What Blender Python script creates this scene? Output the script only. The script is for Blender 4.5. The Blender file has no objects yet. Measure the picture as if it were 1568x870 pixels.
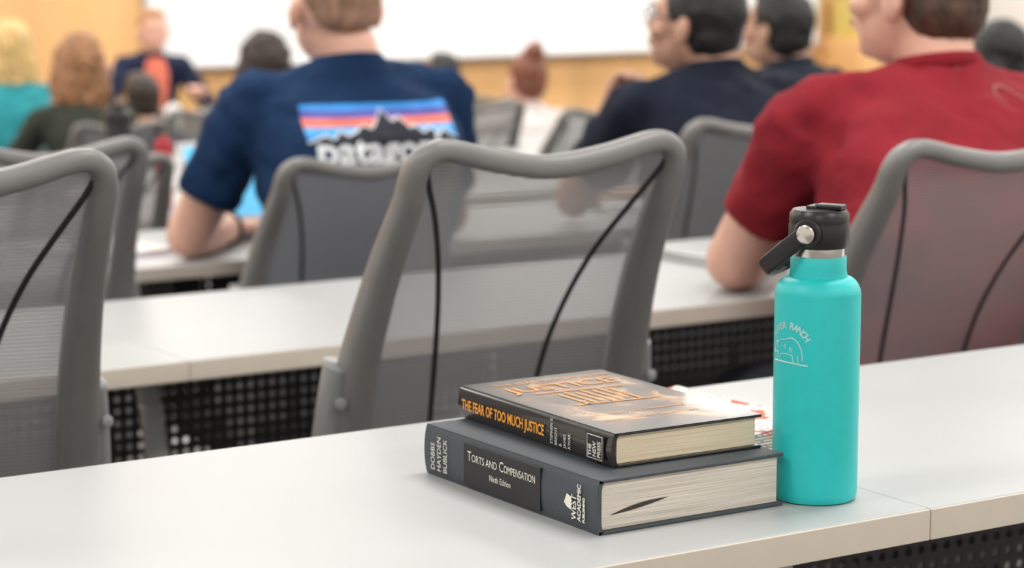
import bpy, bmesh, math, random
from mathutils import Vector, Matrix, Euler
from mathutils.bvhtree import BVHTree
random.seed(4)
scene = bpy.context.scene
scene.view_settings.view_transform = 'Standard'
COL = scene.collection
V = Vector

# ------------------------------------------------------------------ materials
def _nt(name):
    m = bpy.data.materials.new(name); m.use_nodes = True
    nt = m.node_tree
    return m, nt, nt.nodes['Principled BSDF'], nt.nodes['Material Output']
def mat(name, col, rough=0.5, metal=0.0, var=0.06, vscale=30.0, bump=0.0, bscale=200.0, coat=0.0, emis=0.0, stretch=None, spec=None):
    m, nt, b, o = _nt(name)
    tc = nt.nodes.new('ShaderNodeTexCoord')
    mp = nt.nodes.new('ShaderNodeMapping'); nt.links.new(tc.outputs['Object'], mp.inputs[0])
    if stretch: mp.inputs['Scale'].default_value = stretch
    n = nt.nodes.new('ShaderNodeTexNoise'); n.inputs['Scale'].default_value = vscale; n.inputs['Detail'].default_value = 3
    nt.links.new(mp.outputs[0], n.inputs['Vector'])
    r = nt.nodes.new('ShaderNodeValToRGB'); nt.links.new(n.outputs['Fac'], r.inputs[0])
    r.color_ramp.elements[0].position = .3; r.color_ramp.elements[1].position = .7
    r.color_ramp.elements[0].color = tuple(max(0, c*(1-var)) for c in col)+(1,)
    r.color_ramp.elements[1].color = tuple(min(1, c*(1+var)) for c in col)+(1,)
    nt.links.new(r.outputs[0], b.inputs['Base Color'])
    b.inputs['Roughness'].default_value = rough; b.inputs['Metallic'].default_value = metal
    b.inputs['Coat Weight'].default_value = coat
    if spec is not None: b.inputs['Specular IOR Level'].default_value = spec
    if emis:
        b.inputs['Emission Strength'].default_value = emis
        b.inputs['Emission Color'].default_value = tuple(col)+(1,)
    if bump:
        n2 = nt.nodes.new('ShaderNodeTexNoise'); n2.inputs['Scale'].default_value = bscale
        nt.links.new(mp.outputs[0], n2.inputs['Vector'])
        bp = nt.nodes.new('ShaderNodeBump'); bp.inputs['Strength'].default_value = bump; bp.inputs['Distance'].default_value = .01
        nt.links.new(n2.outputs['Fac'], bp.inputs['Height']); nt.links.new(bp.outputs[0], b.inputs['Normal'])
    return m
def math_node(nt, op, a, b=None):
    n = nt.nodes.new('ShaderNodeMath'); n.operation = op
    for i, v in enumerate((a, b)):
        if v is None: continue
        if isinstance(v, (int, float)): n.inputs[i].default_value = v
        else: nt.links.new(v, n.inputs[i])
    return n.outputs[0]
def mesh_fabric(name, col, opac=.66):
    m, nt, b, o = _nt(name)
    b.inputs['Base Color'].default_value = col+(1,); b.inputs['Roughness'].default_value = .42
    tc = nt.nodes.new('ShaderNodeTexCoord'); sp = nt.nodes.new('ShaderNodeSeparateXYZ'); nt.links.new(tc.outputs['Object'], sp.inputs[0])
    s = math_node(nt, 'SINE', math_node(nt, 'MULTIPLY', sp.outputs['Z'], 2*math.pi/.0046))
    lines = math_node(nt, 'GREATER_THAN', s, .15)
    fac = math_node(nt, 'ADD', math_node(nt, 'MULTIPLY', lines, .24), opac-.11)
    tr = nt.nodes.new('ShaderNodeBsdfTransparent')
    tl = nt.nodes.new('ShaderNodeBsdfTranslucent'); tl.inputs[0].default_value = tuple(c*1.0 for c in col)+(1,)
    mx0 = nt.nodes.new('ShaderNodeMixShader'); mx0.inputs[0].default_value = .4
    nt.links.new(b.outputs[0], mx0.inputs[1]); nt.links.new(tl.outputs[0], mx0.inputs[2])
    mx = nt.nodes.new('ShaderNodeMixShader'); nt.links.new(fac, mx.inputs[0])
    nt.links.new(tr.outputs[0], mx.inputs[1]); nt.links.new(mx0.outputs[0], mx.inputs[2]); nt.links.new(mx.outputs[0], o.inputs[0])
    return m
def perforated(name, col, pitch=.019, rad=.0050):
    m, nt, b, o = _nt(name)
    b.inputs['Base Color'].default_value = col+(1,); b.inputs['Roughness'].default_value = .45
    tc = nt.nodes.new('ShaderNodeTexCoord'); sp = nt.nodes.new('ShaderNodeSeparateXYZ'); nt.links.new(tc.outputs['Object'], sp.inputs[0])
    def cell(ax):
        f = math_node(nt, 'FRACT', math_node(nt, 'ADD', math_node(nt, 'DIVIDE', sp.outputs[ax], pitch), 300.0))
        return math_node(nt, 'POWER', math_node(nt, 'SUBTRACT', f, .5), 2.0)
    d = math_node(nt, 'SQRT', math_node(nt, 'ADD', cell('X'), cell('Z')))
    hole = math_node(nt, 'LESS_THAN', d, rad/pitch)
    tr = nt.nodes.new('ShaderNodeBsdfTransparent'); mx = nt.nodes.new('ShaderNodeMixShader')
    nt.links.new(hole, mx.inputs[0]); nt.links.new(b.outputs[0], mx.inputs[1]); nt.links.new(tr.outputs[0], mx.inputs[2]); nt.links.new(mx.outputs[0], o.inputs[0])
    return m
def pages_mat(name, c1, c2, scale=1400):
    m, nt, b, o = _nt(name)
    tc = nt.nodes.new('ShaderNodeTexCoord'); mp = nt.nodes.new('ShaderNodeMapping'); nt.links.new(tc.outputs['Object'], mp.inputs[0])
    mp.inputs['Scale'].default_value = (8, 8, scale)
    n = nt.nodes.new('ShaderNodeTexNoise'); n.inputs['Scale'].default_value = 1.0; n.inputs['Detail'].default_value = 2
    nt.links.new(mp.outputs[0], n.inputs['Vector'])
    r = nt.nodes.new('ShaderNodeValToRGB'); nt.links.new(n.outputs['Fac'], r.inputs[0])
    r.color_ramp.elements[0].position = .35; r.color_ramp.elements[1].position = .62
    r.color_ramp.elements[0].color = c1+(1,); r.color_ramp.elements[1].color = c2+(1,)
    nt.links.new(r.outputs[0], b.inputs['Base Color']); b.inputs['Roughness'].default_value = .85
    return m

M = {}
M['desk'] = mat('desk_laminate', (.412,.424,.426), .38, var=.015, vscale=6)
M['edge'] = mat('desk_edge_band', (.62,.55,.47), .5, var=.02)
M['perf'] = perforated('perforated_steel', (.010,.010,.012))
M['silver'] = mat('satin_aluminium', (.62,.62,.62), .32, .9, var=.03)
M['leg'] = mat('painted_steel_leg', (.80,.80,.80), .32, .1, var=.03)
M['frame'] = mat('chair_frame_plastic', (.190,.185,.181), .40, var=.04, bump=.05, bscale=900)
M['frame2'] = mat('chair_bracket_plastic', (.25,.25,.25), .35, var=.03)
M['mesh'] = mesh_fabric('chair_mesh_fabric', (.205,.208,.215), .76)
M['seam'] = mat('chair_seam', (.014,.014,.015), .7)
M['black'] = mat('black_plastic', (.010,.010,.011), .35, bump=.03, bscale=600)
M['cushion'] = mat('black_upholstery', (.012,.012,.013), .85, bump=.2, bscale=500)
M['carpet'] = mat('carpet', (.24,.23,.22), .95, var=.3, vscale=120, bump=.4, bscale=400)
M['wood'] = mat('maple_panelling', (.74,.43,.18), .5, var=.12, vscale=3, stretch=(1,1,.15))
M['white'] = mat('whiteboard_enamel', (.88,.88,.88), .35, var=.01)
M['wallp'] = mat('wall_paint', (.72,.71,.69), .8, var=.02)
M['ceil'] = mat('ceiling_tile', (.85,.85,.84), .9, var=.03, vscale=60)

# ------------------------------------------------------------------ mesh helpers
def empty(name, loc=(0,0,0), rz=0.0, scale=(1,1,1)):
    e = bpy.data.objects.new(name, None); COL.objects.link(e)
    e.empty_display_size = .1; e.location = loc; e.rotation_euler = (0,0,rz); e.scale = scale
    return e
def mk(name, verts, faces, m=None, parent=None, smooth=True, loc=None):
    me = bpy.data.meshes.new(name); me.from_pydata([tuple(v) for v in verts], [], faces); me.update()
    if m:
        for mm in (m if isinstance(m, (list,tuple)) else [m]): me.materials.append(mm)
    ob = bpy.data.objects.new(name, me); COL.objects.link(ob)
    if smooth: me.polygons.foreach_set('use_smooth', [True]*len(me.polygons))
    if parent: ob.parent = parent
    if loc: ob.location = loc
    return ob
def box(name, lo, hi, m, parent=None, bevel=0.0, seg=2):
    bm = bmesh.new(); bmesh.ops.create_cube(bm, size=1)
    for v in bm.verts:
        v.co = V([lo[i]+(v.co[i]+.5)*(hi[i]-lo[i]) for i in range(3)])
    if bevel: bmesh.ops.bevel(bm, geom=bm.edges[:], offset=bevel, segments=seg, affect='EDGES', profile=.5)
    me = bpy.data.meshes.new(name); bm.to_mesh(me); bm.free()
    me.materials.append(m)
    ob = bpy.data.objects.new(name, me); COL.objects.link(ob)
    if bevel:
        me.polygons.foreach_set('use_smooth', [True]*len(me.polygons))
        w = ob.modifiers.new('wn','WEIGHTED_NORMAL')
    if parent: ob.parent = parent
    return ob
def lathe(name, prof, m, parent=None, n=64, center=(0,0,0), axis=None, smooth=True):
    vs, fs = [], []
    for r, z in prof:
        for i in range(n):
            a = 2*math.pi*i/n; vs.append(V((r*math.cos(a), r*math.sin(a), z)))
    for j in range(len(prof)-1):
        for i in range(n):
            fs.append((j*n+i, j*n+(i+1)%n, (j+1)*n+(i+1)%n, (j+1)*n+i))
    fs.append(tuple(reversed(range(n)))); k = (len(prof)-1)*n; fs.append(tuple(range(k, k+n)))
    if axis is not None:
        q = V((0,0,1)).rotation_difference(V(axis)); vs = [q @ v for v in vs]
    vs = [v+V(center) for v in vs]
    ob = mk(name, vs, fs, m, parent, smooth)
    if smooth:
        e = ob.modifiers.new('es','EDGE_SPLIT'); e.split_angle = math.radians(40)
    return ob
def catmull(pts, per=6, closed=False):
    pts = [V(p) for p in pts]; n = len(pts); out = []
    rng = range(n) if closed else range(n-1)
    for i in rng:
        g = (lambda k: pts[k % n]) if closed else (lambda k: pts[max(0, min(n-1, k))])
        p0, p1, p2, p3 = g(i-1), g(i), g(i+1), g(i+2)
        for j in range(per):
            t = j/per
            out.append(.5*((2*p1)+(-p0+p2)*t+(2*p0-5*p1+4*p2-p3)*t*t+(-p0+3*p1-3*p2+p3)*t**3))
    if not closed: out.append(pts[-1].copy())
    return out
def sweep(name, path, ra, rb, ref, m, parent=None, closed=False, n=12, sq=1.0):
    N = len(path); vs, fs = [], []; ref = V(ref)
    for i, p in enumerate(path):
        a = path[(i+1) % N] if (closed or i < N-1) else path[i]
        b = path[i-1] if (closed or i > 0) else path[i]
        t = (a-b).normalized()
        side = t.cross(ref).normalized(); up = side.cross(t).normalized()
        A = ra(i/(N-1)) if callable(ra) else ra; B = rb(i/(N-1)) if callable(rb) else rb
        for k in range(n):
            an = 2*math.pi*k/n; c, s = math.cos(an), math.sin(an)
            c = math.copysign(abs(c)**sq, c); s = math.copysign(abs(s)**sq, s)
            vs.append(p+side*A*c+up*B*s)
    for i in range(N if closed else N-1):
        j = (i+1) % N
        for k in range(n):
            fs.append((i*n+k, i*n+(k+1)%n, j*n+(k+1)%n, j*n+k))
    if not closed:
        fs.append(tuple(reversed(range(n)))); fs.append(tuple(range((N-1)*n, N*n)))
    return mk(name, vs, fs, m, parent)
def interp(xs, ys, x):
    if x <= xs[0]: return ys[0]
    for i in range(len(xs)-1):
        if x <= xs[i+1]:
            t = (x-xs[i])/(xs[i+1]-xs[i]); return ys[i]+(ys[i+1]-ys[i])*t
    return ys[-1]
def text_mesh(s, size, extr=0.0, align='LEFT', spacing=1.0, bold=0.0):
    cu = bpy.data.curves.new('t', 'FONT'); cu.body = s; cu.size = size; cu.align_x = align; cu.extrude = extr
    cu.space_character = spacing; cu.offset = bold; cu.resolution_u = 3
    ob = bpy.data.objects.new('t', cu); COL.objects.link(ob)
    dg = bpy.context.evaluated_depsgraph_get()
    me = bpy.data.meshes.new_from_object(ob.evaluated_get(dg))
    bpy.data.objects.remove(ob); bpy.data.curves.remove(cu)
    return me
def put_text(name, s, size, origin, ex, ey, m, parent, align='LEFT', spacing=1.0, bold=0.0, sx=1.0):
    me = text_mesh(s, size, 0, align, spacing, bold); me.name = name
    ex, ey, o = V(ex).normalized(), V(ey).normalized(), V(origin)
    for v in me.vertices: v.co = o+ex*v.co.x*sx+ey*v.co.y
    me.materials.clear(); me.materials.append(m)
    ob = bpy.data.objects.new(name, me); COL.objects.link(ob); ob.parent = parent
    return ob

# ------------------------------------------------------------------ blob bodies
class Blob:
    def __init__(s): s.v = []; s.f = []
    def ell(s, c, r, R=None, nu=16, nv=10):
        c = V(c); r = (r,r,r) if isinstance(r,(int,float)) else r
        b = len(s.v); pts = [V((0,0,r[2]))]
        for j in range(1, nv):
            ph = math.pi*j/nv
            for i in range(nu):
                a = 2*math.pi*i/nu
                pts.append(V((r[0]*math.sin(ph)*math.cos(a), r[1]*math.sin(ph)*math.sin(a), r[2]*math.cos(ph))))
        pts.append(V((0,0,-r[2])))
        if R: pts = [R @ p for p in pts]
        s.v += [p+c for p in pts]
        for i in range(nu): s.f.append((b, b+1+i, b+1+(i+1)%nu))
        for j in range(nv-2):
            for i in range(nu):
                a0 = b+1+j*nu; a1 = a0+nu
                s.f.append((a0+i, a1+i, a1+(i+1)%nu, a0+(i+1)%nu))
        e = b+1+(nv-2)*nu; l = b+1+(nv-1)*nu
        for i in range(nu): s.f.append((e+i, l, e+(i+1)%nu))
        return s
    def cone(s, p1, p2, r1, r2, caps=True, n=16, flat=1.0, ref=(0,1,0)):
        p1, p2 = V(p1), V(p2); t = (p2-p1).normalized(); rf = V(ref)
        if abs(t.dot(rf)) > .95: rf = V((1,0,0))
        a = t.cross(rf).normalized(); b2 = a.cross(t)
        b = len(s.v)
        for p, r in ((p1,r1),(p2,r2)):
            for i in range(n):
                an = 2*math.pi*i/n; s.v.append(p+a*r*math.cos(an)+b2*r*flat*math.sin(an))
        for i in range(n): s.f.append((b+i, b+n+i, b+n+(i+1)%n, b+(i+1)%n))
        s.f.append(tuple(b+i for i in range(n))); s.f.append(tuple(b+n+i for i in reversed(range(n))))
        if caps:
            s.ell(p1, r1*.99 if flat == 1 else r1*flat); s.ell(p2, r2*.99 if flat == 1 else r2*flat)
        return s
    def loft(s, rings, n=28):
        b = len(s.v)
        for c, rx, ry in rings:
            for i in range(n):
                an = 2*math.pi*i/n; cc, ss = math.cos(an), math.sin(an)
                cc = math.copysign(abs(cc)**.85, cc); ss = math.copysign(abs(ss)**.85, ss)
                s.v.append(V(c)+V((rx*cc, ry*ss, 0)))
        for j in range(len(rings)-1):
            for i in range(n):
                s.f.append((b+j*n+i, b+j*n+(i+1)%n, b+(j+1)*n+(i+1)%n, b+(j+1)*n+i))
        s.f.append(tuple(b+i for i in reversed(range(n)))); k = b+(len(rings)-1)*n; s.f.append(tuple(k+i for i in range(n)))
        return s
    def bake(s, name, m, parent, vox=.01, smooth=6, disp=0.0, dsize=.1, voxel=True):
        ob = mk('tmp', s.v, s.f)
        bm = bmesh.new(); bm.from_mesh(ob.data); bmesh.ops.recalc_face_normals(bm, faces=bm.faces[:]); bm.to_mesh(ob.data); bm.free()
        r = ob.modifiers.new('r','REMESH'); r.mode = 'VOXEL'; r.voxel_size = vox
        if smooth: sm = ob.modifiers.new('s','SMOOTH'); sm.iterations = smooth; sm.factor = .5
        if disp:
            tx = bpy.data.textures.new('folds','CLOUDS'); tx.noise_scale = dsize; tx.noise_depth = 2
            d = ob.modifiers.new('d','DISPLACE'); d.texture = tx; d.strength = disp; d.mid_level = .5
            sm = ob.modifiers.new('s2','SMOOTH'); sm.iterations = 2
        dg = bpy.context.evaluated_depsgraph_get()
        me = bpy.data.meshes.new_from_object(ob.evaluated_get(dg)); bpy.data.objects.remove(ob)
        me.name = name; me.materials.clear(); me.materials.append(m)
        me.polygons.foreach_set('use_smooth', [True]*len(me.polygons))
        o2 = bpy.data.objects.new(name, me); COL.objects.link(o2); o2.parent = parent
        return o2

# ------------------------------------------------------------------ room
STEP = .095; PITCH = 1.443; D0 = 1.472; DW = .537; DZ = .74
def rowfloor(r): return -STEP*(r-1)
NR = 8
XL, XR, YB, YF = -3.2, 13.3, -2.5, 14.2
fl = empty('floor')
prev = YB
for r in range(1, NR+1):
    far = D0+DW+PITCH*(r-1)+.03
    box('tier_%d' % r, (XL, prev, -1.4), (XR, far, rowfloor(r)), M['carpet'], fl)
    prev = far
box('front_area', (XL, prev, -1.4), (XR, YF, -.80), M['carpet'], fl)
box('wall_front', (XL-.1, YF, -1.4), (XR+.1, YF+.1, 3.2), M['wood'])
box('wall_right', (XR, YB, -1.4), (XR+.1, YF, 3.2), M['wallp'])
box('wall_left', (XL-.1, YB, -1.4), (XL, YF, 3.2), M['wallp'])
box('wall_back', (XL-.1, YB-.1, -1.4), (XR+.1, YB, 3.2), M['wallp'])
box('ceiling', (XL-.1, YB-.1, 3.2), (XR+.1, YF+.1, 3.3), M['ceil'])
wb = empty('whiteboard', (6.45, YF, 0))
box('panel', (0, -.03, .31), (5.5, 0, 2.2), M['white'], wb, .004)
box('tray', (0, -.09, .285), (5.5, 0, .31), M['silver'], wb, .004)
box('frame_left', (-.03, -.035, .29), (0, 0, 2.2), M['silver'], wb)
box('frame_right', (5.5, -.035, .29), (5.53, 0, 2.2), M['silver'], wb)

for i, x in enumerate((-1.2, 2.2, 5.6, 9.0, 12.0)):
    for j, y in enumerate((-1.2, 1.8, 4.8, 7.8, 10.8, 13.2)):
        e = empty('ceiling_light', (x, y, 3.2))
        box('housing', (-.75,-.32,-.05), (.75,.32,0), M['wallp'], e, .004)
        ld = bpy.data.lights.new('panel_lamp', 'AREA'); ld.shape = 'RECTANGLE'; ld.size = 1.4; ld.size_y = .56
        ld.energy = 52 if j < 4 else 66; ld.color = (1,.975,.94)
        lo = bpy.data.objects.new('panel_lamp', ld); COL.objects.link(lo); lo.parent = e; lo.location = (0,0,-.06)

# ------------------------------------------------------------------ desks
def desk(r):
    fz = rowfloor(r); y0 = D0+PITCH*(r-1)
    e = empty('classroom_desk', (0, y0, fz))
    seams = [-2.7, -.10, 1.377, 2.85, 4.35, 5.85, 7.35, 8.85, 10.35, 11.8]
    for i in range(len(seams)-1):
        a, b = seams[i]+.0004, seams[i+1]-.0004
        box('top_%d' % i, (a, .003, DZ-.027), (b, DW, DZ), M['desk'], e, .0015, 1)
        box('edge_band_%d' % i, (a, 0, DZ-.0275), (b, .0029, DZ-.0006), M['edge'], e, .001, 1)
    box('modesty_panel', (seams[0]+.1, DW-.075, DZ-.43), (seams[-1]-.1, DW-.073, DZ-.028), M['perf'], e)
    box('rail', (seams[0]+.1, DW-.13, DZ-.060), (seams[-1]-.1, DW-.08, DZ-.028), M['black'], e, .003)
    for i in range(1, len(seams)-1, 1):
        x = seams[i]+.080
        sweep('leg_%d' % i, [V((x, .34, DZ-.03)), V((x, .22, .35)), V((x, .12, .03))], .016, .022, (0,1,0), M['leg'], e, n=16, sq=.9)
        box('foot_%d' % i, (x-.03, .06, 0), (x+.03, .50, .035), M['leg'], e, .01)
        box('bracket_%d' % i, (x-.03, .08, DZ-.045), (x+.03, .45, DZ-.0275), M['black'], e, .003)
for r in range(1, NR+1): desk(r)

# ------------------------------------------------------------------ chair
def build_chair():
    e = empty('office_chair')
    Z = [.50,.60,.70,.785,.86,.93,1.0,1.045]
    Y = [-.085,-.082,-.095,-.120,-.153,-.192,-.240,-.268]
    W = [.182,.186,.185,.180,.174,.169,.164,.160]
    half = [(W[i], Y[i], Z[i]) for i in range(7)]+[(.164,-.260,1.035),(.155,-.270,1.055),(.130,-.274,1.062),(.067,-.272,1.047),(0,-.270,1.038)]
    low = [(.0,-.081,.455),(.10,-.081,.458),(.158,-.084,.468)]
    right = low+half
    left = [(-p[0],p[1],p[2]) for p in right[1:-1]][::-1]
    path = catmull(right+left, 6, True)
    npth = len(path)
    def ra(t):
        z = path[min(npth-1, int(round(t*(npth-1))))].z
        return interp([.45,.75,.9,1.02,1.06],[.025,.023,.018,.0150,.0125], z)
    def rb(t):
        z = path[min(npth-1, int(round(t*(npth-1))))].z
        return interp([.45,.75,.9,1.02,1.06],[.032,.030,.024,.018,.016], z)
    sweep('back_frame', path, ra, rb, (0,1,0), M['frame'], e, True, 18, .75)
    nu, nv = 28, 44; vs, fs = [], []
    for j in range(nv+1):
        for i in range(nu+1):
            u = -1+2*i/nu
            zt = interp([0,.35,.7,1],[1.038,1.045,1.055,1.045], abs(u))
            z = .462+(zt-.462)*j/nv
            x = u*interp(Z, W, z)
            y = interp(Z, Y, z)+.022*(1-u*u)*math.sin(math.pi*min(1, max(0,(z-.45)/.6)))
            vs.append((x, y, z))
    for j in range(nv):
        for i in range(nu):
            k = j*(nu+1)+i; fs.append((k, k+1, k+nu+2, k+nu+1))
    mk('back_mesh', vs, fs, M['mesh'], e)
    for sgn in (-1, 1):
        pts = []
        for z, s in ((1.04,.151),(1.02,.143),(.98,.123),(.93,.102),(.87,.085),(.80,.073),(.72,.068),(.62,.071),(.52,.080)):
            u = s/interp(Z, W, z)
            pts.append((sgn*s, interp(Z, Y, z)+.022*(1-u*u)*math.sin(math.pi*(z-.45)/.6)-.002, z))
        sweep('seam_%s' % ('l' if sgn < 0 else 'r'), catmull(pts, 5), .0036, .0015, (0,1,0), M['seam'], e, n=8)
        p = catmull([(sgn*.199,-.113,.805),(sgn*.205,-.103,.75),(sgn*.210,-.088,.68),(sgn*.209,-.055,.60),(sgn*.198,.01,.53),(sgn*.165,.07,.49)], 6)
        sweep('side_bracket', p, .013, .024, (0,1,0), M['frame2'], e, n=14, sq=.7)
        lathe('bracket_bolt', [(.0,.0),(.007,.0),(.007,.002),(.005,.003),(0.0005,.003)], M['frame2'], e, 20, (sgn*.206,-.139,.762), (sgn*.25,-1,.1))
    vs, fs = [], []
    n = 40; prof = [(.0,-.035),(.80,-.035),(.97,-.02),(1.0,.0),(.97,.022),(.88,.032),(.5,.030),(0.02,.026)]
    for rr, zz in prof:
        for i in range(n):
            a = 2*math.pi*i/n; c, s = math.cos(a), math.sin(a)
            c = math.copysign(abs(c)**.55, c); s = math.copysign(abs(s)**.55, s)
            vs.append((.230*rr*c, .065+.205*rr*s, .485+zz))
    for j in range(len(prof)-1):
        for i in range(n): fs.append((j*n+i, j*n+(i+1)%n, (j+1)*n+(i+1)%n, (j+1)*n+i))
    fs.append(tuple(range((len(prof)-1)*n, len(prof)*n)))
    mk('seat', vs, fs, M['cushion'], e)
    box('seat_pan', (-.16,-.09,.40), (.16,.2,.452), M['black'], e, .02, 3)
    sweep('back_spine', catmull([(0,-.081,.47),(0,-.11,.42),(0,-.05,.38),(0,.02,.39)], 6), .03, .018, (0,0,1), M['frame2'], e, n=12)
    lathe('gas_lift', [(.028,.09),(.028,.25),(.018,.25),(.018,.40)], M['black'], e, 20)
    lathe('base_hub', [(.045,.065),(.05,.09),(.04,.12),(.03,.125)], M['silver'], e, 24)
    for k in range(5):
        a = 2*math.pi*k/5+.3; c, s = math.cos(a), math.sin(a)
        sweep('base_arm_%d' % (k+1), [V((.03*c,.03*s,.095)), V((.18*c,.18*s,.085)), V((.28*c,.28*s,.068))], lambda t: .024-.008*t, lambda t: .016-.005*t, (0,0,1), M['silver'], e, n=12)
        lathe('caster_%d' % (k+1), [(.001,-.022),(.024,-.022),(.028,-.015),(.028,.015),(.024,.022),(.001,.022)], M['black'], e, 20, (.28*c,.28*s,.029), (-s,c,0))
    return e
chair0 = build_chair()
def place_chair(x, y, r, yaw=0, zs=1.0, first=[True]):
    if first[0]:
        first[0] = False; e = chair0
    else:
        e = empty('office_chair')
        for ch in chair0.children:
            c = ch.copy(); COL.objects.link(c); c.parent = e
    e.location = (x, y, rowfloor(r)); e.rotation_euler = (0,0,math.radians(yaw)); e.scale = (1,1,zs)
    return e
place_chair(1.552, 2.527, 2, -7, 1.011)
place_chair(.856, 2.597, 2, -3, 1.018)
place_chair(2.296, 2.555, 2, -9, .975)
place_chair(1.550, 4.055, 3, -2, .985)
place_chair(2.175, 4.04, 3, -6, .935)
place_chair(3.045, 4.03, 3, -3, .965)
place_chair(3.90, 4.05, 3, 2, .96)
for x, r in ((1.65,4),(2.26,4),(3.9,4),(4.62,4),(5.5,4),(4.66,5),(5.4,5),(2.9,6),(3.6,6),(4.4,6),(5.15,6),(3.95,7),(4.6,7),(5.6,7),(5.2,8),(7.0,8)):
    place_chair(x, 2.57+PITCH*(r-2)+random.uniform(-.03,.03), r, random.uniform(-8,8), random.uniform(.90,.93))

# ------------------------------------------------------------------ people
EYE_W = mat('eye_white', (.8,.78,.75), .2); EYE_D = mat('eye_iris', (.05,.03,.02), .2); LIP = mat('lips', (.45,.16,.13), .5)
SHOE = mat('shoe_leather', (.03,.025,.02), .4); PANT = mat('dark_trousers', (.03,.035,.05), .85, bump=.2, bscale=300)
def skinm(name, c):
    m = mat(name, c, .5, var=.08, vscale=25, bump=.04, bscale=400)
    b = m.node_tree.nodes['Principled BSDF']; b.inputs['Subsurface Weight'].default_value = .12; b.inputs['Subsurface Radius'].default_value = (.01,.004,.002); b.inputs['Subsurface Scale'].default_value = 1.0
    return m
SK1 = skinm('skin_fair', (.72,.41,.31)); SK2 = skinm('skin_tan', (.52,.29,.20)); SK3 = skinm('skin_medium', (.60,.34,.24))
def hairm(name, c, buzz=False):
    return mat(name, c, .8 if buzz else .5, var=.35, vscale=60, bump=.5 if not buzz else .15, bscale=120, stretch=(1,1,.25))
def hand(B, W, d, down, side, s=1.0, curl=.35):
    W, d = V(W), V(d).normalized(); down = V(down); down = (down-d*down.dot(d)).normalized(); lat = d.cross(down).normalized()*side
    for o in (-.028,-.010,.010,.028):
        B.cone(W+lat*o*.55*s, W+d*.085*s+lat*o*s, .015*s, .0125*s)
    for o, L in ((-.030,.060),(-.010,.073),(.010,.078),(.030,.070)):
        p = W+d*.085*s+lat*o*s; a = curl*.6
        for k, f in enumerate((.45,.32,.23)):
            dd = d*math.cos(a)+down*math.sin(a); q = p+dd*L*f*s
            B.cone(p, q, (.0092-.0008*k)*s, (.0086-.0009*k)*s, n=10); p = q; a += curl
    p = W+d*.022*s+lat*.026*s
    dd = (d*.75+lat*.75+down*.15).normalized(); q = p+dd*.042*s; B.cone(p, q, .013*s, .0105*s, n=10)
    dd = (d*.95+lat*.3+down*.25).normalized(); B.cone(q, q+dd*.035*s, .0102*s, .0085*s, n=10)
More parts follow.
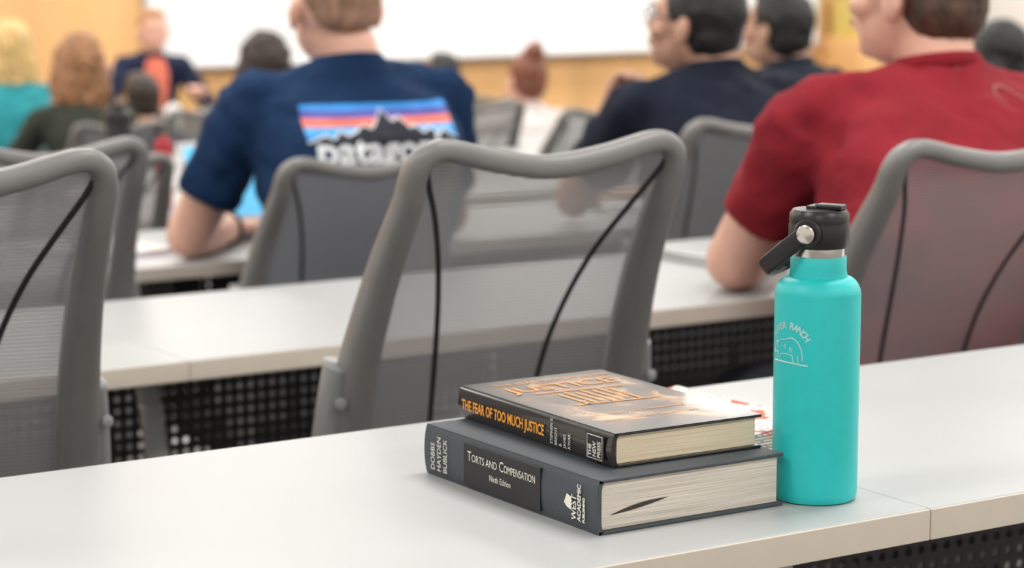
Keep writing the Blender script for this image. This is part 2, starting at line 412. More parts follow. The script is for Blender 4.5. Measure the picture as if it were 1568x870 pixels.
def person(name, hips, r, neck, yaw, shirt, skin, hair, style, EL, WL, ER, WR, seat=.50, sw=.2, sleeve='short', hy=0, hp=0, s=1.0, fem=False,
           vox=.01, glasses=False, stand=False, girth=1.0, fz=None, nk=.125, curlL=.35, hx=0.0):
    fz = rowfloor(r) if fz is None else fz
    e = empty(name, (hips[0], hips[1], fz), math.radians(yaw))
    inv = (Matrix.Translation((hips[0], hips[1], fz)) @ Matrix.Rotation(math.radians(yaw), 4, 'Z')).inverted()
    L = lambda p: inv @ V(p)
    N = L(neck); EL, WL, ER, WR = L(EL), L(WL), L(ER), L(WR)
    H = V((0,0,seat+.09))
    def spine(t):
        c = H.lerp(N, t); c.y -= .03*math.sin(math.pi*max(0,min(1,t))); return c
    g = girth; k = sw/.2; fk = .86 if fem else 1.0
    B = Blob()
    B.loft([(spine(-.10), .168*g, .125*g), (spine(.1), .162*g, .122*g), (spine(.32), (.145 if fem else .156)*g, .112*g), (spine(.55), .165*k*g, .118*g), (spine(.74), .182*k, .118*g), (spine(.87), .165*k, .100), (spine(.95), .11*k, .075), (spine(1.0), .070*fk, .066*fk), (N+V((0,.002,.016)), .066*fk, .063*fk)])
    S = {}
    for sg in (-1, 1):
        sh = N+V((sg*sw*.86, .012, -.075)); S[sg] = sh
        B.cone(N+V((sg*.035,-.008,-.035)), sh+V((-sg*.01,0,.004)), .052, .058)
        B.ell(sh, (.062,.066,.066))
        E, Wd = (EL, WL) if sg < 0 else (ER, WR)
        if sleeve == 'short':
            q = sh.lerp(E, .68); B.cone(sh, q, .066*g, .066, caps=False)
        else:
            B.cone(sh, E, .060*g, .050); B.cone(E, E.lerp(Wd,.93), .049, .036, caps=False)
    so = B.bake('shirt', shirt, e, vox, 4, .034, .085)
    cp = []
    for i in range(28):
        a = 2*math.pi*i/28; cp.append(N+V((.0635*fk*math.cos(a), .003+.060*fk*math.sin(a), .004-.012*math.sin(a))))
    sweep('collar', cp, .0055, .013 if sleeve == 'short' else .018, (0,0,1), shirt, e, True, 10)
    R = Matrix.Rotation(math.radians(hy), 3, 'Z') @ Matrix.Rotation(math.radians(-hp), 3, 'X')
    C = N+V((hx, .028, nk*s))+ (Matrix.Rotation(math.radians(hy),3,'Z') @ V((0,.012,0)))
    T = lambda x, y, z: C+R @ V((x*s, y*s, z*s))
    def rr(*a): return tuple(x*s for x in a)
    B = Blob()
    B.cone(N+V((0,-.002,-.05)), N+V((0,.004,.02)), .064*fk, .0605*fk)
    B.cone(N+V((0,.004,.02)), T(0,-.020,-.045), .0605*fk, .058*s*fk)
    B.ell(T(0,0,.02), rr(.076,.097,.097), R, 24, 16); B.ell(T(0,.03,-.055), rr(.057,.062,.062), R); B.ell(T(0,.066,-.092), rr(.024,.022,.02), R)
    B.ell(T(0,.0,-.04), rr(.066,.07,.06), R)
    B.cone(T(0,.092,.006), T(0,.106,-.026), .007*s, .0105*s); B.ell(T(0,.080,.024), rr(.052,.020,.012), R)
    B.ell(T(0,.088,-.060), rr(.028,.012,.014), R)
    for sg in (-1,1):
        B.ell(T(sg*.083,-.002,-.012), rr(.010,.020,.033), R @ Matrix.Rotation(sg*.35,3,'Z')); B.ell(T(sg*.038,.066,-.03), rr(.026,.026,.022), R)
    B.bake('head', skin, e, min(vox,.0055)*1.0, 3)
    for sg in (-1,1):
        b2 = Blob().ell(T(sg*.031,.0845,.004), rr(.0125,.0115,.0085), R); mk('eye', b2.v, b2.f, EYE_W, e)
        b2 = Blob().ell(T(sg*.031,.0945,.004), rr(.0055,.0025,.0055), R); mk('iris', b2.v, b2.f, EYE_D, e)
        b2 = Blob().ell(T(sg*.031,.097,.027), rr(.020,.005,.004), R); mk('eyebrow', b2.v, b2.f, hair, e)
    b2 = Blob().ell(T(0,.097,-.060), rr(.024,.006,.007), R); mk('mouth', b2.v, b2.f, LIP, e)
    B = Blob(); t = {'buzz':-.001,'short':.006,'full':.011,'bun':.010,'pony':.012,'long':.016,'wavy':.020}[style]
    B.ell(T(0,-.016,.036), rr(.078+t*.7,.090+t,.088+t), R, 24, 16)
    if style == 'buzz': B.ell(T(0,-.040,.010), rr(.068,.063,.058), R)
    else: B.ell(T(0,-.042,-.012), rr(.070+t*.7,.062+t,.066+t), R)
    if style in ('short','full'): B.ell(T(0,.045,.095), rr(.055,.045,.03), R)
    if style == 'bun':
        B.ell(T(0,-.055,.135), rr(.050,.048,.040), R); B.ell(T(.012,-.05,.165), rr(.028,.028,.02), R)
        B.ell(T(0,-.06,-.04), rr(.055,.04,.045), R)
    if style in ('long','wavy'):
        B.ell(T(0,-.055,-.07), rr(.09+t,.055+t*.5,.14), R)
        B.ell(T(0,-.05,-.16), rr(.085,.045,.09), R)
        for sg in (-1,1): B.ell(T(sg*.078,.0,-.06), rr(.028,.055,.12), R)
    d = {'buzz':0.0,'short':.006,'full':.010,'bun':.016,'pony':.02,'long':.012,'wavy':.035}[style]
    B.bake('hair', hair, e, .006, 3, d, .025)
    if glasses:
        for sg in (-1,1):
            ring = [T(sg*.033+.024*math.cos(2*math.pi*i/20), .106, .002+.019*math.sin(2*math.pi*i/20)) for i in range(20)]
            sweep('glasses_rim', ring, .0016, .0016, R @ V((0,1,0)), M['black'], e, True, 6)
            sweep('glasses_temple', [T(sg*.057,.105,.008), T(sg*.08,.05,.008), T(sg*.087,-.01,.005)], .0016, .002, (0,0,1), M['black'], e, n=6)
    B = Blob()
    for sg, E, W in ((-1,EL,WL),(1,ER,WR)):
        if sleeve == 'short': B.cone(S[sg].lerp(E,.15), E, .050*g, .041*g)
        fm = E.lerp(W, .3)
        B.cone(E, fm, .041*g, .043*g); B.cone(fm, W, .043*g, .027)
        hand(B, W, (W-E), (0,0,-1) if abs((W-E).normalized().z) < .8 else (.3,-1,0), -sg, 1.0, curlL if sg < 0 else .35)
    B.bake('arms_and_hands', skin, e, .0055, 3)
    B = Blob(); K = {}
    for sg in (-1,1):
        if not stand:
            hp_, kn, an = V((sg*.085,.01,seat+.085)), V((sg*.115,.42,seat+.045)), V((sg*.12,.40,.10))
        else:
            hp_, kn, an = V((sg*.085,0,seat)), V((sg*.09,.02,seat*.52)), V((sg*.10,0,.10))
        K[sg] = an
        B.cone(hp_, kn, .084, .062); B.cone(kn, an, .060, .046)
    B.ell((0,0,seat+.085), (.165*g,.125,.09))
    B.bake('trousers', PANT, e, .012, 4, .012, .08)
    B = Blob()
    for sg in (-1,1):
        a = K[sg]; B.cone((a.x,a.y-.04,.045), (a.x,a.y+.14,.038), .042, .036); B.ell((a.x,a.y,.085), (.04,.045,.05))
    for i, v in enumerate(B.v): v.z = max(.0, v.z)
    B.bake('shoes', SHOE, e, .008, 2)
    return e, so, N

def cloth(name, c): return mat(name, c, .85, var=.12, vscale=14, bump=.25, bscale=60, spec=.2)
navy = cloth('navy_tshirt', (.007,.028,.082)); red = cloth('crimson_tshirt', (.235,.014,.024)); dnavy = cloth('midnight_polo', (.010,.014,.028))
dtee = cloth('charcoal_tshirt', (.018,.024,.036)); olive = cloth('olive_top', (.035,.04,.03)); teal = cloth('teal_top', (.03,.28,.32)); whites = cloth('white_blouse', (.7,.64,.62))
grey = cloth('grey_top', (.05,.05,.055)); coral = cloth('coral_shirt', (.85,.22,.14)); bluej = cloth('navy_blazer', (.015,.022,.05)); rose = cloth('rose_top', (.55,.20,.19))

P1, shirt1, N1 = person('man_in_navy_tshirt', (2.335,4.14), 3, (2.365,4.235,.945), -7, navy, SK1, hairm('cropped_hair',(.35,.20,.135),True), 'buzz',
    (2.09,4.42,.600), (2.28,4.60,.585), (2.71,4.43,.600), (2.54,4.62,.585), seat=.53, sw=.235, hy=3, hp=-12, s=1.08, vox=.009, girth=1.12, nk=.106, hx=-.014)
P2, shirt2, N2 = person('man_in_red_tshirt', (2.47,2.58), 2, (2.598,2.79,1.005), -6, red, SK1, hairm('brown_hair',(.065,.032,.018)), 'short',
    (2.370,3.00,.695), (2.50,3.11,.685), (2.93,2.98,.695), (2.80,3.12,.685), seat=.51, sw=.25, hy=24, hp=-8, s=1.04, vox=.009, girth=1.15, nk=.110, hx=-.004)
P3 = person('man_in_dark_polo', (3.21,4.13), 3, (3.278,4.23,.905), -4, dnavy, SK2, hairm('black_hair',(.008,.007,.007)), 'full',
    (3.09,4.50,.605), (3.155,4.47,.78), (3.54,4.42,.605), (3.38,4.60,.59), seat=.50, sw=.215, hy=36, hp=-12, s=.98, vox=.01, glasses=True, girth=1.08, curlL=.8, hx=-.020, nk=.100)
P4 = person('man_in_charcoal_tshirt', (4.64,5.58), 4, (4.685,5.66,.80), 0, dtee, SK2, hairm('black_hair_2',(.008,.007,.007)), 'full',
    (4.50,5.92,.51), (4.56,5.90,.68), (4.92,5.88,.51), (4.78,6.05,.49), seat=.50, sw=.20, hy=22, hp=-10, vox=.012, curlL=.8, hx=-.028, nk=.103)
def simple(name, x, r, topz, shirt, skin, hair, style, fem=True, dy=0, yaw=0, hy=0, sleeve='long', sw=.18, s=1.0):
    y = 2.75+PITCH*(r-2)+dy; f = rowfloor(r); nz = topz-.245*s; dz = f+DZ+.05
    ey = D0+PITCH*(r-1)+.06
    return person(name, (x,y-.05), r, (x,y+.06,nz), yaw, shirt, skin, hair, style, (x-sw-.03,ey,dz), (x-.09,ey+.17,dz-.012), (x+sw+.03,ey,dz), (x+.09,ey+.17,dz-.012), seat=.48, sw=sw, sleeve=sleeve, hy=hy, hp=-4, vox=.012, fem=fem, s=s)
simple('woman_with_black_hair', 5.60, 4, .90, grey, SK2, hairm('black_long_hair',(.006,.006,.006)), 'long')
simple('woman_in_olive_top', 3.63, 6, .79, olive, SK1, hairm('auburn_hair',(.34,.16,.07)), 'wavy', sw=.19)
simple('blonde_woman_in_teal_top', 3.92, 7, .78, teal, SK1, hairm('blonde_hair',(.75,.50,.20)), 'wavy')
simple('man_with_dark_hair', 4.54, 7, .545, dnavy, SK3, hairm('dark_brown_hair',(.03,.018,.012)), 'short', fem=False)
simple('woman_with_dark_hair', 4.42, 6, .775, grey, SK1, hairm('deep_brown_hair',(.035,.02,.016)), 'wavy', s=1.08)
simple('student_with_black_hair', 7.02, 8, .50, grey, SK2, hairm('black_hair_3',(.01,.009,.009)), 'short', fem=False)
simple('woman_with_hair_bun', 6.62, 7, .575, whites, SK1, hairm('red_brown_hair',(.20,.065,.032)), 'bun', s=1.1, sw=.2)
P9, shirt9, N9 = person('lecturer', (5.64,12.40), 9, (5.64,12.35,.50), 172, bluej, SK1, hairm('sandy_hair',(.42,.22,.11)), 'short',
    (5.94,12.25,.20), (5.77,12.03,.30), (5.30,12.25,.20), (5.22,12.03,.40), seat=.80, sw=.2, sleeve='long', stand=True, vox=.012, fz=-.80)

def project_print(so, verts, off=.003, sgn=1):
    bvh = BVHTree.FromPolygons([v.co.copy() for v in so.data.vertices], [tuple(p.vertices) for p in so.data.polygons])
    out = []
    for x, z in verts:
        h = bvh.ray_cast(V((x,-1.5*sgn,z)), V((0,sgn,0)))
        out.append(V((x, (h[0].y if h[0] else -.1*sgn)-off*sgn, z)))
    return out
vv = []
for j in range(21):
    t = j/20; z = N9.z-.02-.42*t; w = .030+.045*math.sin(math.pi*min(1,t*1.1+.1))
    for i in range(9): vv.append((-w+2*w*i/8+N9.x, z))
pts = project_print(shirt9, vv, .006, -1)
mk('shirt_front', pts, [(j*9+i, j*9+i+1, (j+1)*9+i+1, (j+1)*9+i) for j in range(20) for i in range(8)], coral, P9)

pr = [mat('print_blue',(.03,.28,.75),.7), mat('print_violet',(.10,.10,.42),.7), mat('print_orange',(.85,.20,.14),.7), mat('print_black',(.006,.008,.02),.7), mat('print_white',(.80,.83,.85),.7), mat('print_sky',(.10,.42,.85),.7)]
NX, NZ = 130, 46; PW = .315; PX = .026; PZ1 = 1.066; PZ0 = .992
vv = [(-PW/2+PW*i/NX+PX, PZ0+(PZ1-PZ0)*j/NZ) for j in range(NZ+1) for i in range(NX+1)]
pts = project_print(shirt1, vv)
fs, mi = [], []
peaks = [.04,.12,.24,.14,.36,.24,.34,.52,.42,.64,.97,.62,.72,.42,.48,.26,.38,.20,.32,.14,.04]
for j in range(NZ):
    for i in range(NX):
        u, v = (i+.5)/NX, (j+.5)/NZ
        k = j*(NX+1)+i
        mt = interp([q/20 for q in range(21)], peaks, u)*.88
        if v < mt: c = 3
        elif v < mt+.05: c = 4
        elif v > .84: c = 0
        elif v > .66: c = 1
        elif v > .44: c = 2
        elif v > .24: c = 5
        else: c = 0
        fs.append((k, k+1, k+NX+2, k+NX+1)); mi.append(c)
g = mk('back_print', pts, fs, pr, P1, True); g.data.polygons.foreach_set('material_index', mi)
me = text_mesh('patagonia', .072, 0, 'CENTER', 1.0, .0018)
wx = max(v.co.x for v in me.vertices)-min(v.co.x for v in me.vertices)
tv = [(v.co.x*.29/wx+PX, v.co.y+.958) for v in me.vertices]
for v, p in zip(me.vertices, project_print(shirt1, tv, .0050)): v.co = p
me.materials.clear(); me.materials.append(pr[4]); o = bpy.data.objects.new('back_lettering', me); COL.objects.link(o); o.parent = P1
cx, cz = N2.x+.060, N2.z-.048
ring = [(cx+(.024+.004*q)*math.cos(math.pi*i/16), cz+(.020+.004*q)*math.sin(math.pi*i/16)) for q in (0,1) for i in range(17)]
pp = project_print(shirt2, ring, .003)
mk('shirt_mark', pp, [(i, i+1, 18+i, 17+i) for i in range(16)], mat('faded_print',(.36,.10,.09),.8), P2)
def ring_on(parent, world_c, axis, r, m, name):
    inv = (Matrix.Translation(parent.location) @ Matrix.Rotation(parent.rotation_euler.z,4,'Z')).inverted()
    c = inv @ V(world_c); ax = (inv.to_3x3() @ V(axis)).normalized(); u = ax.orthogonal().normalized(); w = ax.cross(u)
    sweep(name, [c+(u*math.cos(2*math.pi*i/24)+w*math.sin(2*math.pi*i/24))*r for i in range(24)], .004, .009, ax, m, parent, True, 8)
ring_on(P1, V((2.09,4.42,.600)).lerp(V((2.28,4.60,.585)), .86), (.19,.18,-.015), .034, M['black'], 'wristband')

# ------------------------------------------------------------------ books
def book(name, loc, L, W, T, cov, spine_m, pages, rz=0, bt=.003):
    e = empty(name, loc, math.radians(rz))
    box('board_bottom', (.004,0,0), (W,L,bt), cov, e, .0008)
    box('board_top', (.004,0,T-bt), (W,L,T), cov, e, .0008)
    vs, fs = [], []; n = 14
    for j, y in enumerate((0.0, L)):
        for i in range(n+1):
            t = i/n; z = T*t; x = -.0035*math.sin(math.pi*t)**.6; vs.append((x+.0005, y, z))
        for i in range(n+1):
            t = 1-i/n; z = bt*.8+(T-1.6*bt)*t; x = .003-.0035*math.sin(math.pi*t)**.6; vs.append((x+.0015, y, z))
    k = 2*(n+1)
    for i in range(k): fs.append((i, (i+1) % k, k+(i+1) % k, k+i))
    fs.append(tuple(range(k))[::-1]); fs.append(tuple(range(k, 2*k)))
    o = mk('spine', vs, fs, spine_m, e); o.modifiers.new('es','EDGE_SPLIT').split_angle = math.radians(35)
    box('hinge_top', (0.0,0,T-bt*.9), (.0045,L,T-.0003), cov, e); box('hinge_bottom', (0.0,0,.0003), (.0045,L,bt*.9), cov, e)
    box('page_block', (.005,.004,bt), (W-.004,L-.004,T-bt), pages, e, .0006)
    return e
GREY = mat('slate_buckram', (.053,.064,.076), .48, var=.08, vscale=300, bump=.25, bscale=1400)
LABEL = mat('label_black', (.012,.012,.013), .5); CRM = mat('foil_cream', (.80,.78,.68), .5)
PG1 = pages_mat('white_pages', (.50,.45,.39), (.76,.70,.62)); PG2 = pages_mat('cream_pages', (.66,.54,.38), (.86,.77,.58), 2200)
X_, Y_, Z_ = V((1,0,0)), V((0,1,0)), V((0,0,1))
T1 = .0455
b1 = book('law_textbook', (1.0895,1.549,DZ), .268, .190, T1, GREY, GREY, PG1)
xs = -.0036
box('spine_label', (xs-.0002, .080, .0045), (xs+.002, .200, T1-.0045), LABEL, b1)
xt = xs-.0008
put_text('spine_title_cap1', 'T', .0125, (xt, .193, .0265), -Y_, Z_, CRM, b1, sx=.84)
put_text('spine_title_a', 'ORTS AND', .0094, (xt, .1865, .0265), -Y_, Z_, CRM, b1, sx=.88)
put_text('spine_title_cap2', 'C', .0125, (xt, .1425, .0265), -Y_, Z_, CRM, b1, sx=.84)
put_text('spine_title_b', 'OMPENSATION', .0094, (xt, .1350, .0265), -Y_, Z_, CRM, b1, sx=.74)
put_text('spine_subtitle', 'Ninth Edition', .0078, (xt, .158, .0150), -Y_, Z_, CRM, b1, sx=.8)
for i, w in enumerate(('DOBBS','HAYDEN','BUBLICK')):
    put_text('spine_author_%d' % (i+1), w, .0092, (xt, .248-.0104*i, .007), Z_, Y_, CRM, b1, sx=.85)
for i, (w, sz) in enumerate((('WEST',.0088),('ACADEMIC',.0068),('PUBLISHING',.0042))):
    put_text('publisher_%d' % (i+1), w, sz, (xt, .0270-.0068*i+(.001 if i==2 else 0), .008), Z_, Y_, CRM, b1, bold=.0002, sx=.9)
mk('publisher_mark', [(xt,.040,.017),(xt,.032,.015),(xt,.032,.026),(xt,.040,.028),(xt,.044,.020)], [(0,1,2,3,4)], CRM, b1, False)
gp = []
for i in range(21):
    t = i/20; gp.append((.012+.060*t, .0035, .0145+.008*t+.0026*math.sin(math.pi*t)))
for i in range(20,-1,-1):
    t = i/20; gp.append((.012+.060*t, .0035, .0145+.008*t-.0012*math.sin(math.pi*t)))
mk('page_gap_shade', gp, [tuple(range(len(gp)))], mat('painted_gap_shade',(.05,.04,.035),.9), b1, False)  # flat dark face paints the shade inside a slit between bent pages

def jacket_mat():
    m, nt, b, o = _nt('jacket_cover')
    tc = nt.nodes.new('ShaderNodeTexCoord'); sp = nt.nodes.new('ShaderNodeSeparateXYZ'); nt.links.new(tc.outputs['Object'], sp.inputs[0])
    n = nt.nodes.new('ShaderNodeTexNoise'); n.inputs['Scale'].default_value = 16; n.inputs['Detail'].default_value = 6; n.inputs['Distortion'].default_value = 1.2
    nt.links.new(tc.outputs['Object'], n.inputs['Vector'])
    r = nt.nodes.new('ShaderNodeValToRGB'); nt.links.new(n.outputs['Fac'], r.inputs[0])
    cr = r.color_ramp; cr.elements[0].position = .36; cr.elements[0].color = (.012,.008,.006,1); cr.elements[1].position = .70; cr.elements[1].color = (.60,.38,.20,1)
    q = cr.elements.new(.52); q.color = (.14,.075,.04,1)
    dx = math_node(nt, 'ABSOLUTE', math_node(nt, 'DIVIDE', math_node(nt, 'SUBTRACT', sp.outputs['X'], .078), .078))
    dy = math_node(nt, 'ABSOLUTE', math_node(nt, 'DIVIDE', math_node(nt, 'SUBTRACT', sp.outputs['Y'], .1225), .1225))
    mxx = math_node(nt, 'MAXIMUM', dx, dy)
    f = nt.nodes.new('ShaderNodeMapRange'); nt.links.new(mxx, f.inputs[0]); f.inputs[1].default_value = .68; f.inputs[2].default_value = .97
    mix = nt.nodes.new('ShaderNodeMixRGB'); nt.links.new(f.outputs[0], mix.inputs[0]); nt.links.new(r.outputs[0], mix.inputs[1]); mix.inputs[2].default_value = (.015,.012,.010,1)
    nt.links.new(mix.outputs[0], b.inputs['Base Color']); b.inputs['Roughness'].default_value = .25; b.inputs['Coat Weight'].default_value = .10
    b.inputs['Specular IOR Level'].default_value = .35
    return m
JK = jacket_mat(); JS = mat('jacket_spine', (.016,.014,.013), .25, coat=.5, bump=.05, bscale=60); ORG = mat('jacket_orange', (.90,.36,.03), .4); GLD = mat('jacket_gold', (.62,.25,.035), .4); JW = mat('jacket_white', (.72,.70,.66), .4)
T2 = .0285; L2 = .245; W2 = .152
b2 = book('hardcover_book', (1.1245,1.578,DZ+T1+.0002), L2, W2, T2, JS, JS, PG2, -1.0, .0022)
box('jacket_front', (.001,0,T2), (W2,L2,T2+.0004), JK, b2)
zt = T2+.0008
put_text('cover_title', 'JUSTICE', .033, (.020, .186, zt), X_, Y_, GLD, b2, sx=1.0, bold=.0003)
put_text('cover_small', 'THE FEAR OF TOO MUCH', .0125, (.022, .220, zt), X_, Y_, GLD, b2, sx=.85)
for i in range(7):
    x = .050+.009*i; mk('cover_bar_%d' % i, [(x,.112+.004*(i%3),zt),(x+.0030,.112+.004*(i%3),zt),(x+.0030,.168-.005*((i+1)%2),zt),(x,.168-.005*((i+1)%2),zt)], [(0,1,2,3)], GLD, b2, False)
for i in range(2):
    y = .173-.060*i; mk('cover_rule_%d' % i, [(.036,y,zt),(.125,y-.006,zt),(.125,y-.003,zt),(.036,y+.003,zt)], [(0,1,2,3)], GLD, b2, False)
put_text('cover_author', 'STEPHEN B. BRIGHT & JAMES KWAK', .0070, (.020, .045, zt), X_, Y_, GLD, b2, sx=.9)
put_text('cover_blurb', 'RACE, POVERTY, AND THE PERSISTENCE', .0060, (.024, .068, zt), X_, Y_, GLD, b2, sx=.9)
xt = -.0043
put_text('spine_title', 'THE FEAR OF TOO MUCH JUSTICE', .0130, (xt, .236, .0098), -Y_, Z_, ORG, b2, sx=.68, bold=.0003)
for i, w in enumerate(('STEPHEN B.','BRIGHT','&','JAMES','KWAK')):
    put_text('spine_author_%d' % i, w, .0056, (xt, .086-.0068*i, .0050), Z_, Y_, JW, b2, sx=.8)
mk('publisher_panel', [(xt+.0003,.036,.003),(xt+.0003,.009,.003),(xt+.0003,.009,T2-.003),(xt+.0003,.036,T2-.003)], [(0,1,2,3)], LABEL, b2, False)
for i, w in enumerate(('THE','NEW','PRESS')):
    put_text('publisher_%d' % i, w, .0068, (xt, .0275-.0068*i, .006), Z_, Y_, JW, b2, sx=.8, bold=.0002)
fr = [(xt,.0335,.0045),(xt,.0115,.0045),(xt,.0115,T2-.0045),(xt,.0335,T2-.0045)]
sweep('publisher_frame', [V(p) for p in fr], .0005, .0003, (1,0,0), JW, b2, True, 4)

def paper_mat():
    m, nt, b, o = _nt('printed_paper')
    tc = nt.nodes.new('ShaderNodeTexCoord'); sp = nt.nodes.new('ShaderNodeSeparateXYZ'); nt.links.new(tc.outputs['Object'], sp.inputs[0])
    ln = math_node(nt, 'GREATER_THAN', math_node(nt, 'SINE', math_node(nt, 'MULTIPLY', sp.outputs['X'], 2*math.pi/.007)), .3)
    n = nt.nodes.new('ShaderNodeTexNoise'); n.inputs['Scale'].default_value = 260; nt.links.new(tc.outputs['Object'], n.inputs['Vector'])
    w = math_node(nt, 'MULTIPLY', ln, math_node(nt, 'GREATER_THAN', n.outputs['Fac'], .49))
    n2 = nt.nodes.new('ShaderNodeTexNoise'); n2.inputs['Scale'].default_value = 26; nt.links.new(tc.outputs['Object'], n2.inputs['Vector'])
    rd = math_node(nt, 'GREATER_THAN', n2.outputs['Fac'], .63)
    m1 = nt.nodes.new('ShaderNodeMixRGB'); nt.links.new(w, m1.inputs[0]); m1.inputs[1].default_value = (.72,.70,.66,1); m1.inputs[2].default_value = (.22,.21,.21,1)
    m2 = nt.nodes.new('ShaderNodeMixRGB'); nt.links.new(rd, m2.inputs[0]); nt.links.new(m1.outputs[0], m2.inputs[1]); m2.inputs[2].default_value = (.50,.10,.05,1)
    nt.links.new(m2.outputs[0], b.inputs['Base Color']); b.inputs['Roughness'].default_value = .6
    return m
pm = paper_mat(); pw = mat('white_paper', (.72,.70,.66), .7)
pe = empty('paper_stack', (1.390,1.825,DZ))
for i in range(7):
    a = math.radians(random.uniform(-7,7)); c, s = math.cos(a), math.sin(a)
    vs = []
    for yy in range(9):
        for xx in range(9):
            x = -.07+.14*xx/8; y = -.10+.19*yy/8
            vs.append((x*c-y*s, x*s+y*c, .001+.0025*i+.0035*(xx/8)**2*(i/4)+.002*(yy/8)**3*i/3))
    fs = [(j*9+k, j*9+k+1, (j+1)*9+k+1, (j+1)*9+k) for j in range(8) for k in range(8)]
    mk('sheet_%d' % i, vs, fs, pm if i in (6,5,3,1) else pw, pe).modifiers.new('so','SOLIDIFY').thickness = .0008

# ------------------------------------------------------------------ bottle
TEAL = mat('teal_powder_coat', (.014,.52,.52), .40, var=.03, vscale=60, bump=.10, bscale=1500)
STEEL = mat('brushed_steel', (.72,.68,.62), .22, 1.0, var=.05, stretch=(1,1,8), vscale=80)
bt = empty('water_bottle', (1.3215,1.5585,DZ))
R0 = .0365
prof = [(.001,.0),(R0-.004,.0),(R0-.0015,.0012),(R0-.0004,.004),(R0,.008),(R0,.178)]
for i in range(1, 13):
    a = math.pi/2*i/12; prof.append((R0-.0085+.0085*math.cos(a)-(.0035*i/12), .178+.014*math.sin(a)))
prof += [(.0243,.1945),(.0237,.198),(.0237,.2085),(.0230,.2095)]
lathe('body', prof, TEAL, bt, 96)
lathe('steel_neck', [(.021,.205),(.0222,.209),(.0222,.2185),(.021,.219)], STEEL, bt, 64)
lathe('cap', [(.001,.217),(.0245,.217),(.0255,.2185),(.0258,.236),(.0252,.2375),(.0255,.239),(.0250,.2455),(.0225,.2490),(.012,.2500),(.001,.2500)], M['black'], bt, 72)
cd = V((-1.32,-1.56,0)).normalized(); cd = (Matrix.Rotation(math.radians(-22),3,'Z') @ cd)
lf = V((cd.y,-cd.x,0)); lf = lf if lf.x < 0 else -lf
def bp(c, l, z): return cd*c+lf*l+V((0,0,z))
for sgn in (1,-1):
    lathe('pivot_boss', [(.001,0),(.0125,0),(.0125,.006),(.011,.0075),(.001,.0075)], M['black'], bt, 32, bp(sgn*.0205,.0,.2305), cd*sgn)
    lathe('pivot_bolt', [(.001,0),(.0080,0),(.0080,.0018),(.0070,.0026),(.001,.0026)], STEEL, bt, 32, bp(sgn*.0290,.0,.2305), cd*sgn)
hp_ = [bp(.0275,.002,.2300), bp(.0285,.016,.2185), bp(.0275,.030,.2070), bp(.022,.0395,.1995), bp(.010,.0435,.1965), bp(-.010,.0435,.1965), bp(-.022,.0395,.1995), bp(-.0275,.030,.2070), bp(-.0285,.016,.2185), bp(-.0275,.002,.2300)]
hd = (lf*.60+V((0,0,.80))).normalized()
sweep('carry_strap', catmull(hp_, 6), .0022, .0078, hd, M['black'], bt, n=14, sq=.6)
def obox(name, c, hx, hy, hz, m, bev):
    o = box(name, (-hx,-hy,-hz), (hx,hy,hz), m, bt, bev, 3); o.location = c; o.rotation_euler = (0,0,math.atan2(lf.y, lf.x)); return o
obox('straw_flap', bp(0,-.010,.2515), .012, .007, .0022, M['black'], .0015)
obox('straw_hinge', bp(0,.004,.2505), .005, .009, .0018, M['black'], .001)
LOGO = mat('engraved_logo', (.50,.72,.72), .3, .3)
th0 = math.atan2(-1.56,-1.32)-math.radians(42)
def wrap(s, z): a = th0+s/R0; return V(((R0+.00025)*math.cos(a), (R0+.00025)*math.sin(a), z))
LC = (.0, .137); K_ = 1.02
ar = .0205*K_
word = 'RIVER RANCH'
for i, ch in enumerate(word):
    if ch == ' ': continue
    an = math.radians(148-116*i/(len(word)-1)); me = text_mesh(ch, .0078, 0, 'CENTER', 1, .00022)
    for v in me.vertices:
        lx, lz = v.co.x, v.co.y; c, s = math.cos(an-math.pi/2), math.sin(an-math.pi/2)
        px, pz = lx*c-lz*s, lx*s+lz*c
        v.co = wrap(LC[0]+ar*math.cos(an)*.9+px, LC[1]-.004+ar*math.sin(an)*.85+pz)
    me.materials.clear(); me.materials.append(LOGO); o = bpy.data.objects.new('logo_letter_%d' % i, me); COL.objects.link(o); o.parent = bt
def stroke(name, pts, w=.0005):
    p = [wrap(LC[0]+x*K_, LC[1]+z*K_) for x, z in pts]; p = catmull(p, 4)
    sweep(name, p, w, w*.5, cd, LOGO, bt, n=6)
stroke('logo_bear_back', [(-.0135,-.004),(-.0125,.000),(-.008,.003),(-.003,.0035),(.002,.0055),(.007,.0050),(.011,.001),(.0135,-.005),(.0145,-.0135)])
stroke('logo_bear_head', [(-.0125,.000),(-.0150,.0012),(-.0165,-.002),(-.0185,-.006),(-.0165,-.0085),(-.0140,-.007),(-.0125,-.0085)])
stroke('logo_front_leg', [(-.0125,-.0085),(-.0130,-.0145),(-.0095,-.0145),(-.0088,-.0095),(-.0060,-.0085)], .0004)
stroke('logo_belly', [(-.0060,-.0085),(-.001,-.0080),(.005,-.0088)], .0004)
stroke('logo_hind_leg', [(.005,-.0088),(.0065,-.0145),(.0105,-.0145),(.0100,-.009)], .0004)
stroke('logo_ground', [(-.019,-.0155),(-.008,-.015),(.004,-.0152),(.019,-.0165)], .0008)
for ch, x, z in (('S',-.003,-.004),('R',.0035,-.0065)):
    me = text_mesh(ch, .0060, 0, 'CENTER')
    for v in me.vertices: v.co = wrap(LC[0]+x+v.co.x, LC[1]+z+v.co.y)
    me.materials.clear(); me.materials.append(LOGO); o = bpy.data.objects.new('logo_initial_'+ch, me); COL.objects.link(o); o.parent = bt

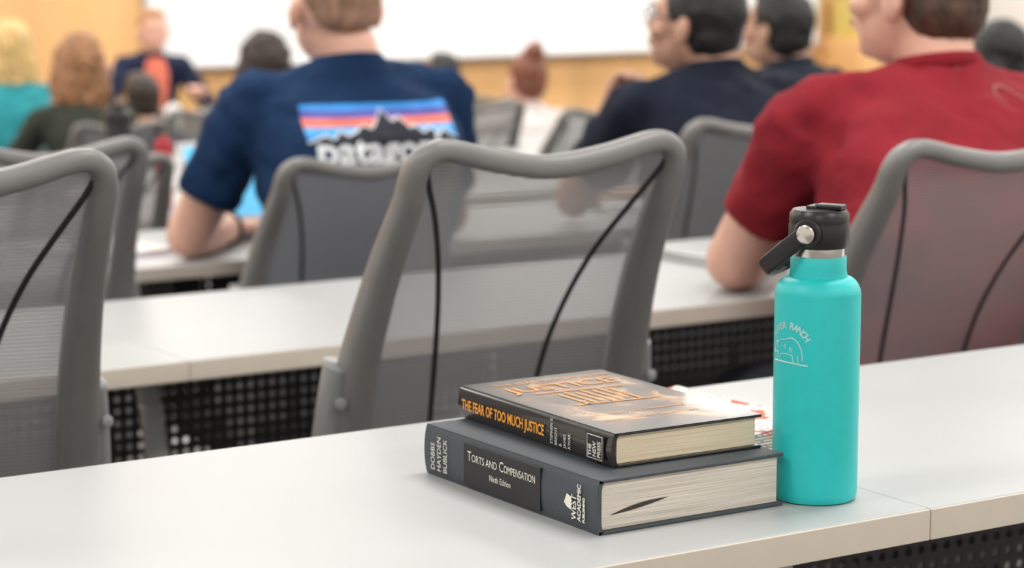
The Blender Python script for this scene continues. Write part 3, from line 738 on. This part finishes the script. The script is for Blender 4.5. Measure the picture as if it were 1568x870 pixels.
# ------------------------------------------------------------------ laptops and small desk items
SCR = mat('laptop_screen', (.12,.48,.80), .3, emis=.55, var=.3, vscale=8)
def laptop(x, y, r, yaw=0, w=.32, closed=False, hgt=.215):
    e = empty('laptop', (x, y, rowfloor(r)+DZ), math.radians(yaw))
    box('base', (-w/2,-.11,.0), (w/2,.11,.011), M['silver'], e, .004)
    if closed:
        box('lid', (-w/2,-.11,.0115), (w/2,.11,.018), M['silver'], e, .003); return
    box('keyboard', (-w/2+.02,-.03,.011), (w/2-.02,.09,.0118), M['black'], e)
    h = math.radians(18)
    o = box('lid', (-w/2,0,0), (w/2,.006,hgt), M['silver'], e, .002); o.location = (0,.108,.012); o.rotation_euler = (-h,0,0)
    o = box('display', (-w/2+.008,-.0008,.010), (w/2-.008,.0,hgt-.008), SCR, e); o.location = (0,.108,.012); o.rotation_euler = (-h,0,0)
laptop(2.66, 3.33, 2, 2, closed=True); laptop(2.45, 4.76, 3, -6, .30, hgt=.18); laptop(3.02, 6.05, 4, 5, .22, hgt=.15)
def cup(x, y, r, bodym, capm, h=.2, rad=.035, name='travel_mug'):
    e = empty(name, (x, y, rowfloor(r)+DZ))
    lathe('body', [(.001,0),(rad*.85,0),(rad*.9,.004),(rad,h*.8),(rad*.98,h*.82)], bodym, e, 32)
    lathe('lid', [(rad*1.05,h*.80),(rad*1.08,h*.86),(rad*.95,h*.92),(rad*.5,h*.94),(rad*.45,h),(.001,h)], capm, e, 32)
REDM = mat('red_plastic', (.40,.025,.035), .5)
cup(2.70, 6.14, 4, mat('dark_steel',(.05,.05,.055),.3,.5), M['black'], .28, .038)
cup(2.76, 5.98, 4, REDM, REDM, .20, .024, 'drink_bottle')
cup(1.98, 4.70, 3, mat('clear_blue_plastic',(.5,.6,.75),.2), mat('white_cap',(.8,.8,.8),.4), .13, .03, 'water_cup')
cup(4.9, 10.5, 7, mat('paper_cup_sleeve',(.8,.78,.75),.6), mat('white_lid',(.85,.85,.85),.4), .20, .04, 'paper_cup')
cup(5.3, 10.5, 7, REDM, mat('white_lid_b',(.85,.85,.85),.4), .22, .04, 'drink_bottle')
nb = empty('notebook', (1.98,4.64,rowfloor(3)+DZ), math.radians(12)); box('cover', (-.11,-.14,0), (.11,.14,.006), mat('lilac_cover',(.55,.5,.62),.6), nb, .001); box('pages', (-.105,-.135,.006), (.107,.135,.012), pw, nb, .001)

sh = empty('supply_shelf', (12.02, YF-.002, -.80))
box('cabinet', (0,-.45,0), (1.2,0,1.15), M['wood'], sh, .01)
box('upper_shelf', (0,-.3,1.75), (1.2,0,1.79), M['wood'], sh, .004)
for i, (w, h, c) in enumerate(((.18,.30,(.60,.45,.12)),(.16,.22,(.08,.25,.13)),(.19,.26,(.6,.55,.42)),(.18,.34,(.05,.2,.4)),(.18,.2,(.5,.25,.08)))):
    x = .04+.23*i; box('storage_box_%d' % i, (x,-.38,1.15), (x+w,-.08,1.15+h), mat('box_%d' % i, c, .6), sh, .006); box('storage_box_top_%d' % i, (x,-.26,1.79), (x+w*.8,-.04,1.79+h*.7), mat('boxb_%d' % i, tuple(reversed(c)), .6), sh, .006)

# ------------------------------------------------------------------ camera
cam = bpy.data.cameras.new('camera'); cam.lens = 85; cam.sensor_width = 36; cam.sensor_fit = 'HORIZONTAL'
co = bpy.data.objects.new('camera', cam); COL.objects.link(co); co.location = (0,0,1.23)
co.rotation_euler = (math.radians(90-8.56), 0, math.radians(-33.0))
cam.clip_start = .05; cam.clip_end = 60
cam.dof.use_dof = True; cam.dof.focus_distance = 1.98; cam.dof.aperture_fstop = 6.8
scene.camera = co
w = bpy.data.worlds.new('world'); scene.world = w; w.use_nodes = True
w.node_tree.nodes['Background'].inputs[0].default_value = (.9,.95,1,1); w.node_tree.nodes['Background'].inputs[1].default_value = .5
